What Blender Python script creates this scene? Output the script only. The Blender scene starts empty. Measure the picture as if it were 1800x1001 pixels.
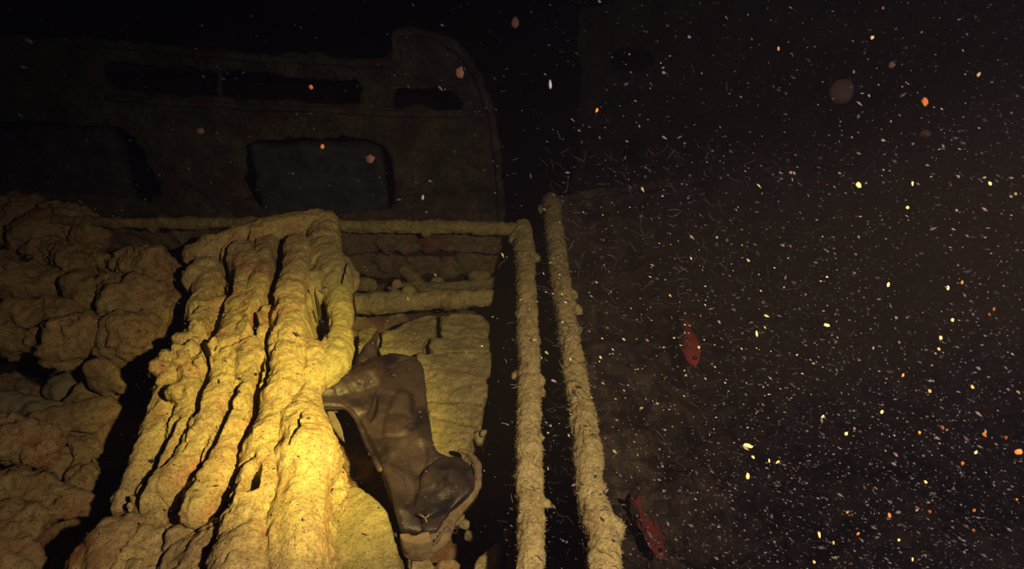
import bpy, bmesh, math, random
import numpy as np
from mathutils import Vector, Matrix, Euler

S = bpy.context.scene
COL = S.collection

# ------------------------------------------------------------------ camera
PITCH = math.radians(34.0)
CAMZ = 1.5
F = 1100.0
cam_d = bpy.data.cameras.new('camera')
cam_d.sensor_width = 36.0
cam_d.lens = F / 1800.0 * 36.0
cam_d.clip_start = 0.02
cam = bpy.data.objects.new('camera', cam_d)
cam.location = (0, 0, CAMZ)
cam.rotation_euler = (math.pi / 2 - PITCH, 0, 0)
COL.objects.link(cam)
S.camera = cam

# ------------------------------------------------------------------ water glow, exposure
w = bpy.data.worlds.new('deep_water')
w.use_nodes = True
w.node_tree.nodes['Background'].inputs[0].default_value = (0.40, 0.26, 0.50, 1)
w.node_tree.nodes['Background'].inputs[1].default_value = 0.009
S.world = w
S.view_settings.view_transform = 'Standard'
S.view_settings.look = 'None'
S.view_settings.gamma = 1.0
S.view_settings.use_curve_mapping = False
S.view_settings.exposure = 0.0
S.cycles.volume_bounces = 0
S.cycles.max_bounces = 5


# ------------------------------------------------------------------ the diver's torches
def spot(name, loc, aim, power, col, size, blend, rad=0.02):
    d = bpy.data.lights.new(name, 'SPOT')
    d.energy = power
    d.color = col
    d.spot_size = math.radians(size)
    d.spot_blend = blend
    d.shadow_soft_size = rad
    o = bpy.data.objects.new(name, d)
    o.location = loc
    o.rotation_euler = (Vector(aim) - Vector(loc)).to_track_quat('-Z', 'Y').to_euler()
    COL.objects.link(o)
    return o


LPOS = (0.42, 0.02, 1.62)
spot('torch_hotspot', LPOS, (-0.44, 1.02, 0.46), 740.0, (1.0, 0.71, 0.11), 25, 1.0)
spot('torch_beam', LPOS, (-0.24, 1.06, 0.42), 205.0, (1.0, 0.69, 0.30), 68, 1.0)
spot('torch_spill', LPOS, (-0.15, 1.40, 0.40), 50.0, (1.0, 0.76, 0.62), 150, 0.6)


# ------------------------------------------------------------------ picking points of the place
def ray(px, py):
    x = (px - 900.0) / F
    u = -(py - 500.5) / F
    c, s = math.cos(PITCH), math.sin(PITCH)
    return np.array([x, c + u * s, -s + u * c])


def U(px, py, h):           # the point of height h seen there
    d = ray(px, py)
    t = (h - CAMZ) / d[2]
    return np.array([d[0] * t, d[1] * t, h]), t


def Y(px, py, y):           # the point of distance y seen there
    d = ray(px, py)
    t = y / d[1]
    return np.array([d[0] * t, y, CAMZ + d[2] * t])


def D(px, py, t):           # the point at depth t
    d = ray(px, py)
    return np.array([0, 0, CAMZ]) + d * t


# ------------------------------------------------------------------ noise
def _h(ix, iy, iz, seed):
    n = (ix * 374761393 + iy * 668265263 + iz * 2147483647 + seed * 1274126177) & 0xffffffff
    n = ((n ^ (n >> 13)) * 1274126177) & 0xffffffff
    n = (n ^ (n >> 16)) & 0xffffffff
    n = (n * 2246822519) & 0xffffffff
    return ((n ^ (n >> 15)) & 0xffff) / 32767.5 - 1.0


def noise(p, seed=0):
    p = np.asarray(p, float)
    i = np.floor(p).astype(np.int64)
    f = p - i
    u = f * f * (3 - 2 * f)
    r = 0
    for a in (0, 1):
        wa = u[:, 0] if a else 1 - u[:, 0]
        for b in (0, 1):
            wb = u[:, 1] if b else 1 - u[:, 1]
            for c in (0, 1):
                wc = u[:, 2] if c else 1 - u[:, 2]
                r = r + wa * wb * wc * _h(i[:, 0] + a, i[:, 1] + b, i[:, 2] + c, seed)
    return r


# ------------------------------------------------------------------ shape helpers
def tube_into(bm, pts, rad, sides=12):
    """tapered limbs between spheres (closed pieces, fused later)"""
    for p, r in zip(pts, rad):
        m = Matrix.Translation(Vector(p))
        bmesh.ops.create_icosphere(bm, subdivisions=2, radius=r, matrix=m)
    for k in range(len(pts) - 1):
        a, b = Vector(pts[k]), Vector(pts[k + 1])
        d = b - a
        if d.length < 1e-5:
            continue
        m = Matrix.Translation((a + b) / 2) @ d.to_track_quat('Z', 'Y').to_matrix().to_4x4()
        bmesh.ops.create_cone(bm, cap_ends=True, segments=sides, radius1=rad[k], radius2=rad[k + 1], depth=d.length, matrix=m)


def ell_into(bm, c, r, rot=(0, 0, 0)):
    m = Matrix.Translation(Vector(c)) @ Euler(rot).to_matrix().to_4x4() @ Matrix.Diagonal((r[0], r[1], r[2], 1))
    bmesh.ops.create_icosphere(bm, subdivisions=3, radius=1, matrix=m)


def prism_into(bm, pts, t, direction=(0, 0, -1)):
    d = Vector(direction) * t
    top = [bm.verts.new(Vector(p)) for p in pts]
    bot = [bm.verts.new(Vector(p) + d) for p in pts]
    n = len(pts)
    bm.faces.new(top)
    bm.faces.new(bot[::-1])
    for k in range(n):
        bm.faces.new((top[k], bot[k], bot[(k + 1) % n], top[(k + 1) % n]))


def solid(bm, vox=0.006, smooth=4, disp=(), cracks=(), dents=(), seed=0, up_only=False):
    """fuse closed pieces into one skin, then wear and crust it"""
    bmesh.ops.triangulate(bm, faces=[f for f in bm.faces if len(f.verts) > 4])
    bmesh.ops.recalc_face_normals(bm, faces=bm.faces)
    me = bpy.data.meshes.new('tmp')
    bm.to_mesh(me)
    bm.free()
    o = bpy.data.objects.new('tmp', me)
    COL.objects.link(o)
    m = o.modifiers.new('r', 'REMESH')
    m.mode = 'VOXEL'
    m.voxel_size = vox
    m.use_smooth_shade = True
    if smooth:
        m = o.modifiers.new('s', 'SMOOTH')
        m.iterations = smooth
        m.factor = 0.5
    dg = bpy.context.evaluated_depsgraph_get()
    dg.update()
    out = bpy.data.meshes.new_from_object(o.evaluated_get(dg))
    bpy.data.objects.remove(o)
    bpy.data.meshes.remove(me)
    n = len(out.vertices)
    co = np.empty(n * 3)
    out.vertices.foreach_get('co', co)
    co = co.reshape(-1, 3)
    for amp, sc in disp:
        no = np.empty(n * 3)
        out.vertices.foreach_get('co', co.ravel())
        out.update()
        out.vertex_normals.foreach_get('vector', no)
        no = no.reshape(-1, 3)
        d = noise(co / sc + seed * 7.3, seed) + 0.5 * noise(co / sc * 2.1 + seed * 3.1, seed + 5)
        co = co + no * (d * amp * 0.7)[:, None]
        out.vertices.foreach_set('co', co.ravel())
    if cracks or dents:
        no = np.empty(n * 3)
        out.update()
        out.vertex_normals.foreach_get('vector', no)
        no = no.reshape(-1, 3)
        for amp, sc, wd in cracks:
            q = noise(co / sc + 11.7 + seed, seed + 9)
            msk = np.clip(noise(co / (sc * 1.7) + 3.3, seed + 21) * 2 + 0.3, 0, 1)
            co = co - no * (amp * msk * np.exp(-(q / wd) ** 2))[:, None]
        for c, r, dep in dents:
            c = np.asarray(c, float)
            rr = np.asarray(r, float) if np.ndim(r) else np.array([r, r, r])
            q = np.sqrt((((co - c) / rr) ** 2).sum(1))
            k = np.clip(1.25 - q, 0, 0.5) * 2
            co = co + np.outer(k * k * (3 - 2 * k), np.asarray(dep, float))
        out.vertices.foreach_set('co', co.ravel())
    out.update()
    return out


def rough(me, disp, seed=0):
    n = len(me.vertices)
    co = np.empty(n * 3)
    for amp, sc in disp:
        no = np.empty(n * 3)
        me.vertices.foreach_get('co', co)
        me.update()
        me.vertex_normals.foreach_get('vector', no)
        c3 = co.reshape(-1, 3)
        d = noise(c3 / sc + seed * 7.3, seed) + 0.5 * noise(c3 / sc * 2.1 + seed, seed + 5)
        me.vertices.foreach_set('co', (c3 + no.reshape(-1, 3) * (d * amp * 0.7)[:, None]).ravel())
    me.update()
    return me


def slits(me, cuts, drop=.11, top=.10):
    """deep gaps in a crust, along lines on its upper side"""
    n = len(me.vertices)
    co = np.empty(n * 3)
    me.vertices.foreach_get('co', co)
    co = co.reshape(-1, 3)
    dz = np.zeros(n)
    for pts, wpx in cuts:
        P = [U(px, py, .50) for px, py in pts]
        for (a, ta), (b, tb) in zip(P[:-1], P[1:]):
            a, b = a[:2], b[:2]
            w_ = wpx * ta / F
            d = b - a
            L2 = (d ** 2).sum() + 1e-9
            t = np.clip(((co[:, :2] - a) @ d) / L2, 0, 1)
            dist = np.hypot(*(co[:, :2] - a - t[:, None] * d).T)
            dist = dist + .002 * noise(co / .012, 77)
            k = np.clip(1.5 - dist / w_, 0, 1)
            dz = np.maximum(dz, k * k * (3 - 2 * k) * drop)
    ok = co[:, 2] > .50 - top
    co[:, 2] -= dz * ok
    me.vertices.foreach_set('co', co.ravel())
    me.update()
    return me


CUTS = [([(503, 432), (492, 455), (494, 478), (486, 520), (474, 545)], 7), ([(474, 545), (448, 572), (456, 598), (446, 612)], 5),
        ([(440, 437), (400, 462), (392, 478), (412, 495), (405, 535)], 6), ([(405, 538), (350, 547), (338, 562)], 3.5),
        ([(318, 492), (335, 478), (352, 471)], 4), ([(388, 597), (362, 606), (357, 624), (374, 645), (371, 668)], 3.5),
        ([(440, 614), (412, 625), (387, 640)], 3.2), ([(365, 665), (356, 700), (349, 740)], 6.5),
        ([(464, 645), (456, 690), (450, 722), (446, 775)], 4.5), ([(422, 695), (401, 750), (376, 805), (352, 842)], 7),
        ([(309, 745), (268, 806), (226, 884)], 7), ([(302, 868), (304, 895)], 16), ([(304, 872), (345, 861)], 5),
        ([(458, 862), (453, 892)], 11), ([(456, 837), (426, 850), (410, 882)], 3.5), ([(420, 906), (388, 920), (347, 952)], 4),
        ([(559, 552), (562, 585), (556, 612)], 11), ([(290, 907), (227, 898)], 4), ([(302, 934), (274, 974), (268, 1010)], 4),
        ([(548, 512), (560, 540)], 4), ([(600, 505), (612, 470)], 2.5), ([(540, 768), (535, 800), (522, 830)], 2)]


def smooth_shade(me):
    me.polygons.foreach_set('use_smooth', [True] * len(me.polygons))


def obj(name, me, mat, parent=None):
    if isinstance(me, bmesh.types.BMesh):
        b = me
        bmesh.ops.recalc_face_normals(b, faces=b.faces)
        me = bpy.data.meshes.new(name)
        b.to_mesh(me)
        b.free()
    me.name = name
    me.materials.clear()
    me.materials.append(mat)
    smooth_shade(me)
    o = bpy.data.objects.new(name, me)
    COL.objects.link(o)
    if parent is not None:
        o.parent = parent
        o.matrix_parent_inverse = Matrix.Translation(-parent.location)
    return o


def tag(o, label, cat, group=None, kind=None):
    o['label'] = label
    o['category'] = cat
    if group:
        o['group'] = group
    if kind:
        o['kind'] = kind
    return o


def thing(name, label, cat, loc, group=None):
    o = bpy.data.objects.new(name, None)
    o.empty_display_size = 0.05
    o.location = loc
    COL.objects.link(o)
    return tag(o, label, cat, group)


def recentre(o):
    """origin of a one-mesh thing to its base"""
    me = o.data
    n = len(me.vertices)
    co = np.empty(n * 3)
    me.vertices.foreach_get('co', co)
    co = co.reshape(-1, 3)
    c = (co.min(0) + co.max(0)) / 2
    c[2] = co[:, 2].min()
    me.vertices.foreach_set('co', (co - c).ravel())
    me.update()
    o.location = c
    return o


# ------------------------------------------------------------------ materials
def sediment(name, c1, c2, rust=None, rust_amt=0.5, speck=0.5, bump=1.0, rough_v=1.0, scale=1.0, spec=0.15):
    m = bpy.data.materials.new(name)
    m.use_nodes = True
    nt = m.node_tree
    N, L = nt.nodes, nt.links
    b = N['Principled BSDF']
    tc = N.new('ShaderNodeTexCoord')

    def nz(s, det=6, rg=0.6):
        q = N.new('ShaderNodeTexNoise')
        q.inputs['Scale'].default_value = s * scale
        q.inputs['Detail'].default_value = det
        q.inputs['Roughness'].default_value = rg
        L.new(tc.outputs['Object'], q.inputs['Vector'])
        return q

    def ramp(src, a, bb, ca=(0, 0, 0, 1), cb=(1, 1, 1, 1)):
        r = N.new('ShaderNodeValToRGB')
        r.color_ramp.elements[0].position = a
        r.color_ramp.elements[1].position = bb
        r.color_ramp.elements[0].color = ca
        r.color_ramp.elements[1].color = cb
        L.new(src, r.inputs[0])
        return r.outputs[0]

    n1 = nz(14)
    col = ramp(n1.outputs['Fac'], 0.35, 0.65, (*c1, 1), (*c2, 1))
    if rust:
        n2 = nz(9, 4)
        n2.inputs['Distortion'].default_value = 0.6
        k = ramp(n2.outputs['Fac'], 0.64 - 0.16 * rust_amt, 0.80 - 0.16 * rust_amt)
        mx = N.new('ShaderNodeMixRGB')
        mx.inputs[2].default_value = (*rust, 1)
        L.new(k, mx.inputs[0])
        L.new(col, mx.inputs[1])
        col = mx.outputs[0]
    # grains and pits
    n3 = nz(210, 4, 0.75)
    k = ramp(n3.outputs['Fac'], 0.34, 0.50)
    mx = N.new('ShaderNodeMixRGB')
    mx.blend_type = 'MULTIPLY'
    mx.inputs[0].default_value = speck
    L.new(col, mx.inputs[1])
    L.new(k, mx.inputs[2])
    col = mx.outputs[0]
    n4 = nz(60, 5, 0.7)
    k = ramp(n4.outputs['Fac'], 0.34, 0.6, (0.45, 0.4, 0.38, 1), (1, 1, 1, 1))
    mx = N.new('ShaderNodeMixRGB')
    mx.blend_type = 'MULTIPLY'
    mx.inputs[0].default_value = speck
    L.new(col, mx.inputs[1])
    L.new(k, mx.inputs[2])
    col = mx.outputs[0]
    L.new(col, b.inputs['Base Color'])
    b.inputs['Roughness'].default_value = rough_v
    b.inputs['Specular IOR Level'].default_value = spec
    b1 = N.new('ShaderNodeBump')
    b1.inputs['Strength'].default_value = 0.9
    b1.inputs['Distance'].default_value = 0.008 * bump
    L.new(n4.outputs['Fac'], b1.inputs['Height'])
    b2 = N.new('ShaderNodeBump')
    b2.inputs['Strength'].default_value = 0.9
    b2.inputs['Distance'].default_value = 0.0035 * bump
    L.new(n3.outputs['Fac'], b2.inputs['Height'])
    L.new(b1.outputs[0], b2.inputs['Normal'])
    L.new(b2.outputs[0], b.inputs['Normal'])
    return m


def plain(name, c, r=0.6, spec=0.3):
    m = bpy.data.materials.new(name)
    m.use_nodes = True
    b = m.node_tree.nodes['Principled BSDF']
    nt = m.node_tree
    n = nt.nodes.new('ShaderNodeTexNoise')
    n.inputs['Scale'].default_value = 40
    rp = nt.nodes.new('ShaderNodeValToRGB')
    rp.color_ramp.elements[0].color = (c[0] * .8, c[1] * .8, c[2] * .8, 1)
    rp.color_ramp.elements[1].color = (*c, 1)
    nt.links.new(n.outputs['Fac'], rp.inputs[0])
    nt.links.new(rp.outputs[0], b.inputs['Base Color'])
    b.inputs['Roughness'].default_value = r
    b.inputs['Specular IOR Level'].default_value = spec
    return m


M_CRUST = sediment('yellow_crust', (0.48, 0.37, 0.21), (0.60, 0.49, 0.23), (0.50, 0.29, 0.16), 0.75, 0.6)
M_SMOOTH = sediment('olive_silt', (0.33, 0.29, 0.14), (0.42, 0.36, 0.18), None, 0, 0.5, 0.9)
M_RUSTY = sediment('rusty_crust', (0.44, 0.31, 0.18), (0.54, 0.42, 0.24), (0.42, 0.19, 0.085), 1.0, 0.5, 1.2)
M_HEAP = sediment('brown_heap_crust', (0.38, 0.26, 0.145), (0.50, 0.38, 0.20), (0.36, 0.17, 0.10), 0.8, 0.6, 1.3)
M_GREY = sediment('grey_silt_stone', (0.25, 0.22, 0.16), (0.33, 0.30, 0.20), None, 0, 0.35, 0.8)
M_PARCEL = sediment('olive_brown_silt', (0.36, 0.31, 0.16), (0.48, 0.42, 0.22), (0.30, 0.18, 0.10), 0.4, 0.5, 1.0)
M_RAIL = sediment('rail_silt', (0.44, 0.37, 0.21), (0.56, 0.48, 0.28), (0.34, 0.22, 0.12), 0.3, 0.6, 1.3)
M_TOPRAIL = sediment('rail_silt_low_light', (0.27, 0.235, 0.12), (0.35, 0.30, 0.16), (0.22, 0.14, 0.08), 0.3, 0.6, 1.3)  # rail silt darkened: the torch's falloff at the far rail, put into colour
M_WOOD = sediment('rotten_board', (0.15, 0.12, 0.085), (0.25, 0.205, 0.13), (0.18, 0.09, 0.06), 0.8, 0.7, 1.8)
M_WALL = sediment('rusted_panel', (0.030, 0.022, 0.022), (0.05, 0.036, 0.034), None, 0, 0.4, 1.2)
M_BED = sediment('dark_brown_silt', (0.10, 0.08, 0.09), (0.26, 0.20, 0.17), (0.035, 0.028, 0.045), 1.0, 0.5, 2.0)  # silt tones, with blackish patches and contrast painting in shade for the hollows
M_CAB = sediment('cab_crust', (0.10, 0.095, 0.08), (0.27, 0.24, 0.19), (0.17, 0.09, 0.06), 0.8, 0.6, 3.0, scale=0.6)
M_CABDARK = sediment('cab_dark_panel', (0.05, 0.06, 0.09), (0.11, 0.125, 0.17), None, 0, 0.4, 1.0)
M_HULL = sediment('hull_plate', (0.02, 0.016, 0.016), (0.03, 0.025, 0.022), None, 0, 0.3, 2.0, scale=0.4)
M_RUBBER = sediment('dark_rubber', (0.024, 0.016, 0.025), (0.050, 0.034, 0.044), (0.009, 0.007, 0.014), 1.1, 0.15, 0.3, 0.40, spec=0.45)
M_RUBBERLIN = sediment('grey_lining', (0.16, 0.13, 0.10), (0.22, 0.18, 0.13), None, 0, 0.2, 0.4)
M_SOLE = sediment('silted_sole', (0.17, 0.125, 0.085), (0.24, 0.185, 0.12), None, 0, 0.25, 0.4)
M_HEEL = sediment('grey_heel', (0.10, 0.075, 0.07), (0.15, 0.11, 0.09), None, 0, 0.2, 0.4)
M_FISH = plain('red_scales', (0.75, 0.11, 0.08), 0.7, 0.1)
M_FISHDIM = plain('dull_red_scales', (0.22, 0.05, 0.055), 0.7, 0.1)
M_FIN = plain('red_fin', (0.16, 0.045, 0.045), 0.8, 0.1)
M_EYE = plain('black_eye', (0.01, 0.01, 0.012), 0.15, 0.5)
M_PALE = plain('pale_stripe', (0.45, 0.22, 0.17), 0.7)
M_SNOW = plain('pale_silt_fleck', (0.11, 0.13, 0.24), 1.0, 0)
M_SNOWMID = plain('grey_silt_fleck', (0.042, 0.044, 0.075), 1.0, 0)
M_SNOWDIM = plain('brown_silt_fleck', (0.030, 0.027, 0.038), 1.0, 0)
M_BLOB = plain('brown_blob', (0.040, 0.024, 0.024), 1.0, 0)
M_ORANGE = plain('orange_fleck', (0.30, 0.10, 0.03), 0.8, 0)
M_YELLOW = plain('yellow_fleck', (0.42, 0.33, 0.16), 0.8, 0)
M_RED = plain('red_fleck', (0.8, 0.10, 0.06), 0.8)


# ================================================================== SETTING
def box_into(bm, a, b):
    m = Matrix.Translation([(a[i] + b[i]) / 2 for i in range(3)]) @ Matrix.Diagonal([abs(b[i] - a[i]) for i in range(3)] + [1])
    bmesh.ops.create_cube(bm, size=1, matrix=m)


def struct(name, a, b, mat):
    bm = bmesh.new()
    box_into(bm, a, b)
    o = obj(name, bm, mat)
    o['kind'] = 'structure'
    o.data.polygons.foreach_set('use_smooth', [False] * len(o.data.polygons))
    return o


# the water itself: it swallows light and glows faintly where the torch passes
m = bpy.data.materials.new('sea_water')
m.use_nodes = True
nt = m.node_tree
nt.nodes.remove(nt.nodes['Principled BSDF'])
va = nt.nodes.new('ShaderNodeVolumeAbsorption')
va.inputs['Color'].default_value = (0.10, 0.14, 0.10, 1)
va.inputs['Density'].default_value = 0.30
vs_ = nt.nodes.new('ShaderNodeVolumeScatter')
vs_.inputs['Color'].default_value = (0.56, 0.50, 1.0, 1)
vs_.inputs['Density'].default_value = 0.0052
ad = nt.nodes.new('ShaderNodeAddShader')
nt.links.new(va.outputs[0], ad.inputs[0])
nt.links.new(vs_.outputs[0], ad.inputs[1])
nt.links.new(ad.outputs[0], nt.nodes['Material Output'].inputs['Volume'])
bm = bmesh.new()
box_into(bm, (-5, -1, -0.95), (5, 6.4, 4.2))
o = obj('sea_water', bm, m)
tag(o, 'dark sea water filling the wreck hold around the trucks', 'water', kind='stuff')

struct('floor', (-5, -1, -1.0), (5, 7, -0.95), M_HULL)
struct('wall_back', (-5, 6.4, -0.95), (5, 6.5, 4.2), M_HULL)
struct('wall_left', (-5.1, -1, -0.95), (-5, 6.5, 4.2), M_HULL)
struct('wall_right', (5, -1, -0.95), (5.1, 6.5, 4.2), M_HULL)


# ================================================================== TRUCK ONE
truck = thing('cargo_truck', 'silt-covered wrecked truck with loaded open bed, cab with dark slot windows behind', 'truck', (-0.8, 1.0, -0.95))


def smooth_path(pts, rad, n=6, jit=0.0, seed=1):
    """resample a polyline with rounded corners"""
    P = np.array(pts, float)
    R = np.array(rad, float)
    out, ro = [], []
    rs = np.random.RandomState(seed)
    for k in range(len(P) - 1):
        p0 = P[max(k - 1, 0)]
        p1, p2 = P[k], P[k + 1]
        p3 = P[min(k + 2, len(P) - 1)]
        for i in range(n):
            t = i / n
            q = 0.5 * ((2 * p1) + (-p0 + p2) * t + (2 * p0 - 5 * p1 + 4 * p2 - p3) * t * t + (-p0 + 3 * p1 - 3 * p2 + p3) * t ** 3)
            out.append(q)
            ro.append(R[k] + (R[k + 1] - R[k]) * t)
    out.append(P[-1])
    ro.append(R[-1])
    out = np.array(out)
    ro = np.array(ro)
    if jit:
        ro = ro * (1 + jit * rs.uniform(-1, 1, len(ro)))
    return out, ro


def pxtube(bm, spec, n=5, jit=0.08, seed=1):
    """spec: (px, py, height, radius in px)"""
    P, R = [], []
    for px, py, h, r in spec:
        p, t = U(px, py, h)
        P.append(p)
        R.append(r * t / F)
    P, R = smooth_path(P, R, n, jit, seed)
    tube_into(bm, P, R)


# --- rail along the side of the bed (nearer rail) + headboard rail
bm = bmesh.new()
pxtube(bm, [(918, 402, .5, 17), (924, 470, .5, 18), (926, 560, .5, 19), (930, 640, .5, 20), (929, 720, .5, 22), (930, 800, .5, 23), (932, 900, .5, 25), (933, 1001, .5, 26), (934, 1180, .5, 32)], 6, .07, 3)
for px, py, r in [(942, 455, 9), (943, 600, 9), (945, 672, 14), (951, 690, 9), (948, 770, 9), (960, 886, 9), (908, 660, 9), (912, 420, 17)]:
    p, t = U(px, py, .49)
    ell_into(bm, p, (r * t / F,) * 3)
me = solid(bm, .0045, 4, [(.003, .04), (.0035, .012), (.002, .006)], seed=3)
rail_one = obj('side_rail', me, M_RAIL, truck)

bm = bmesh.new()
pxtube(bm, [(100, 386, .5, 9), (200, 392, .5, 10), (420, 393, .5, 11), (620, 398, .5, 11), (800, 400, .5, 12), (905, 404, .5, 13), (920, 412, .5, 14)], 6, .1, 4)
for px, py, r in [(270, 396, 12), (560, 392, 12), (705, 393, 9), (870, 395, 9), (750, 410, 9)]:
    p, t = U(px, py, .49)
    ell_into(bm, p, (r * t / F,) * 3)
me = solid(bm, .006, 2, [(.006, .04), (.005, .012)], seed=4)
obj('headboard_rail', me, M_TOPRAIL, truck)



def fuzz(rail_obj, n, seed, lo=.002, hi=.0065):
    """short hair-like growth all over a rail"""
    me = rail_obj.data
    rs = random.Random(seed)
    bm = bmesh.new()
    N_ = len(me.vertices)
    for _ in range(n):
        v = me.vertices[rs.randrange(N_)]
        if v.normal.z < -.5:
            continue
        p = v.co
        d = (v.normal + Vector((rs.uniform(-.5, .5), rs.uniform(-.5, .5), rs.uniform(-.5, .5)))).normalized()
        Lg = rs.uniform(lo, hi)
        q = d.orthogonal().normalized()
        w_ = d.cross(q)
        b = [bm.verts.new(p - d * .002 + (q * math.cos(a) + w_ * math.sin(a)) * .0009) for a in (0, 2.094, 4.189)]
        m_ = [bm.verts.new(p + d * Lg * .6 + Vector((0, 0, -.0006)) + (q * math.cos(a) + w_ * math.sin(a)) * .0006) for a in (0, 2.094, 4.189)]
        t = bm.verts.new(p + d * Lg + Vector((0, 0, -.002)))
        for k in range(3):
            bm.faces.new((b[k], b[(k + 1) % 3], m_[(k + 1) % 3], m_[k]))
            bm.faces.new((m_[k], m_[(k + 1) % 3], t))
    o = obj('hair_growth', bm, M_RAIL, rail_obj)
    o['kind'] = 'stuff'
    return o


fuzz(rail_one, 3500, 1)
# --- side panel below the rail
bm = bmesh.new()
box_into(bm, (0.025, 0.30, -0.02), (0.045, 1.83, 0.49))
for z in (0.10, 0.28):
    box_into(bm, (0.045, 0.30, z), (0.058, 1.83, z + 0.05))
me = solid(bm, .012, 1, [(.006, .06)], seed=6)
obj('side_panel', me, M_WALL, truck)

# --- headboard: horizontal boards
for k, (z0, z1, yy, mt) in enumerate([(0.375, 0.465, 1.855, M_WOOD), (0.265, 0.36, 1.86, M_WOOD), (0.13, 0.25, 1.855, M_WOOD), (-0.02, 0.12, 1.86, M_WOOD)]):
    bm = bmesh.new()
    box_into(bm, (-1.5, yy, z0), (0.02, yy + 0.03, z1))
    me = solid(bm, .011, 1, [(.020, .07), (.014, .025)], [(.02, .05, .2)], seed=10 + k)
    obj('headboard_board', me, mt, truck)
bm = bmesh.new()
box_into(bm, (-1.5, 1.89, -0.02), (0.02, 1.90, 0.47))
obj('headboard_backing', bm, M_WALL, truck)
# --- bed floor
bm = bmesh.new()
box_into(bm, (-1.6, 0.1, -0.06), (0.03, 1.88, -0.02))
obj('bed_floor', solid(bm, .02, 1, [(.01, .08)], seed=16), M_WALL, truck)
bm = bmesh.new()
box_into(bm, (-1.62, 0.1, -0.06), (-1.60, 1.88, 0.42))
obj('side_panel', solid(bm, .02, 1, [(.01, .08)], seed=17), M_WALL, truck)


# --- cab rear wall, real thickness, with openings
def plate(outer, holes, y, th, cell=0.02):
    """plate standing at distance y; outlines given by where they are seen"""
    import bisect

    def inside(poly, x, z):
        r = np.zeros(x.shape, bool)
        n = len(poly)
        for i in range(n):
            x1, z1 = poly[i]
            x2, z2 = poly[(i + 1) % n]
            c = ((z1 > z) != (z2 > z)) & (x < (x2 - x1) * (z - z1) / ((z2 - z1) + 1e-12) + x1)
            r ^= c
        return r
    op = [(lambda q: (q[0], q[2]))(Y(px, py, y)) for px, py in outer]
    hp = [[(lambda q: (q[0], q[2]))(Y(px, py, y)) for px, py in h] for h in holes]
    xs = np.arange(min(p[0] for p in op) - cell, max(p[0] for p in op) + cell, cell)
    zs = np.arange(min(p[1] for p in op) - cell, max(p[1] for p in op) + cell, cell)
    X, Z = np.meshgrid(xs + cell / 2, zs + cell / 2, indexing='ij')
    m = inside(op, X, Z)
    for h in hp:
        m &= ~inside(h, X, Z)
    bm = bmesh.new()
    vf, vb = {}, {}

    def v(d, i, j, yy):
        if (i, j) not in d:
            d[(i, j)] = bm.verts.new((xs[0] + i * cell, yy, zs[0] + j * cell))
        return d[(i, j)]
    nx, nz_ = m.shape
    for i in range(nx):
        for j in range(nz_):
            if not m[i, j]:
                continue
            c = [(i, j), (i + 1, j), (i + 1, j + 1), (i, j + 1)]
            bm.faces.new([v(vf, a, b, y) for a, b in c])
            bm.faces.new([v(vb, a, b, y + th) for a, b in c][::-1])
            for (di, dj), e in (((0, -1), (0, 1)), ((1, 0), (1, 2)), ((0, 1), (2, 3)), ((-1, 0), (3, 0))):
                ii, jj = i + di, j + dj
                if not (0 <= ii < nx and 0 <= jj < nz_ and m[ii, jj]):
                    a, b = c[e[0]], c[e[1]]
                    bm.faces.new((v(vf, *a, y), v(vb, *a, y + th), v(vb, *b, y + th), v(vf, *b, y)))
    return bm


outer = [(-60, 60), (150, 78), (300, 84), (420, 96), (560, 102), (680, 106), (700, 52), (760, 58), (800, 80), (835, 130), (860, 185), (870, 250), (880, 330), (884, 420), (884, 470), (-60, 470)]
holes = [[(176, 130), (190, 113), (260, 116), (400, 126), (520, 136), (636, 148), (634, 190), (560, 186), (400, 178), (260, 170), (200, 160), (180, 148)],
         [(692, 156), (770, 158), (800, 165), (818, 190), (800, 198), (690, 194)],
         [(-20, 215), (180, 222), (228, 235), (250, 270), (268, 310), (280, 345), (260, 356), (-20, 330)],
         [(432, 262), (450, 250), (560, 246), (660, 250), (690, 275), (694, 330), (690, 370), (560, 382), (450, 372), (428, 330)]]
YC = 2.5
bm = plate(outer, holes, YC, 0.05, 0.014)
bmesh.ops.recalc_face_normals(bm, faces=bm.faces)
me = solid(bm, .012, 3, [(.008, .16), (.009, .05), (.009, .022)], [(.010, .12, .06)], seed=21)
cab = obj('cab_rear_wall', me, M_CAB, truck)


def strip(pts, r, y):
    bm = bmesh.new()
    P = [Y(px, py, y) for px, py in pts]
    P, R = smooth_path(P, [r] * len(P), 5, .12, 5)
    tube_into(bm, P, R)
    return bm


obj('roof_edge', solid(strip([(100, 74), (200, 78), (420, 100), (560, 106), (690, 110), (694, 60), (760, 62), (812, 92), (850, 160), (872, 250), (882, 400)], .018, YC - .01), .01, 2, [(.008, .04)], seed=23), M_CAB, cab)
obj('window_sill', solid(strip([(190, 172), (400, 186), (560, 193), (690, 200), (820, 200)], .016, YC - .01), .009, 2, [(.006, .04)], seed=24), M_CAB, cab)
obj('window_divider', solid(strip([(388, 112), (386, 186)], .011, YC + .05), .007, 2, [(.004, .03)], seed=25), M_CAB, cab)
# cab interior and body
bm = bmesh.new()
a = Y(-60, 100, YC)
b_ = Y(880, 470, YC)
box_into(bm, (a[0], YC + .62, b_[2]), (b_[0] - .02, YC + .65, a[2] - .1))
box_into(bm, (a[0], YC + .06, a[2] - .08), (b_[0] - .12, YC + .65, a[2] - .05))
box_into(bm, (b_[0] - .06, YC + .06, b_[2]), (b_[0] - .03, YC + .65, a[2] - .15))
obj('cab_body', solid(bm, .02, 1, [(.015, .1)], seed=26), M_WALL, truck)
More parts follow.
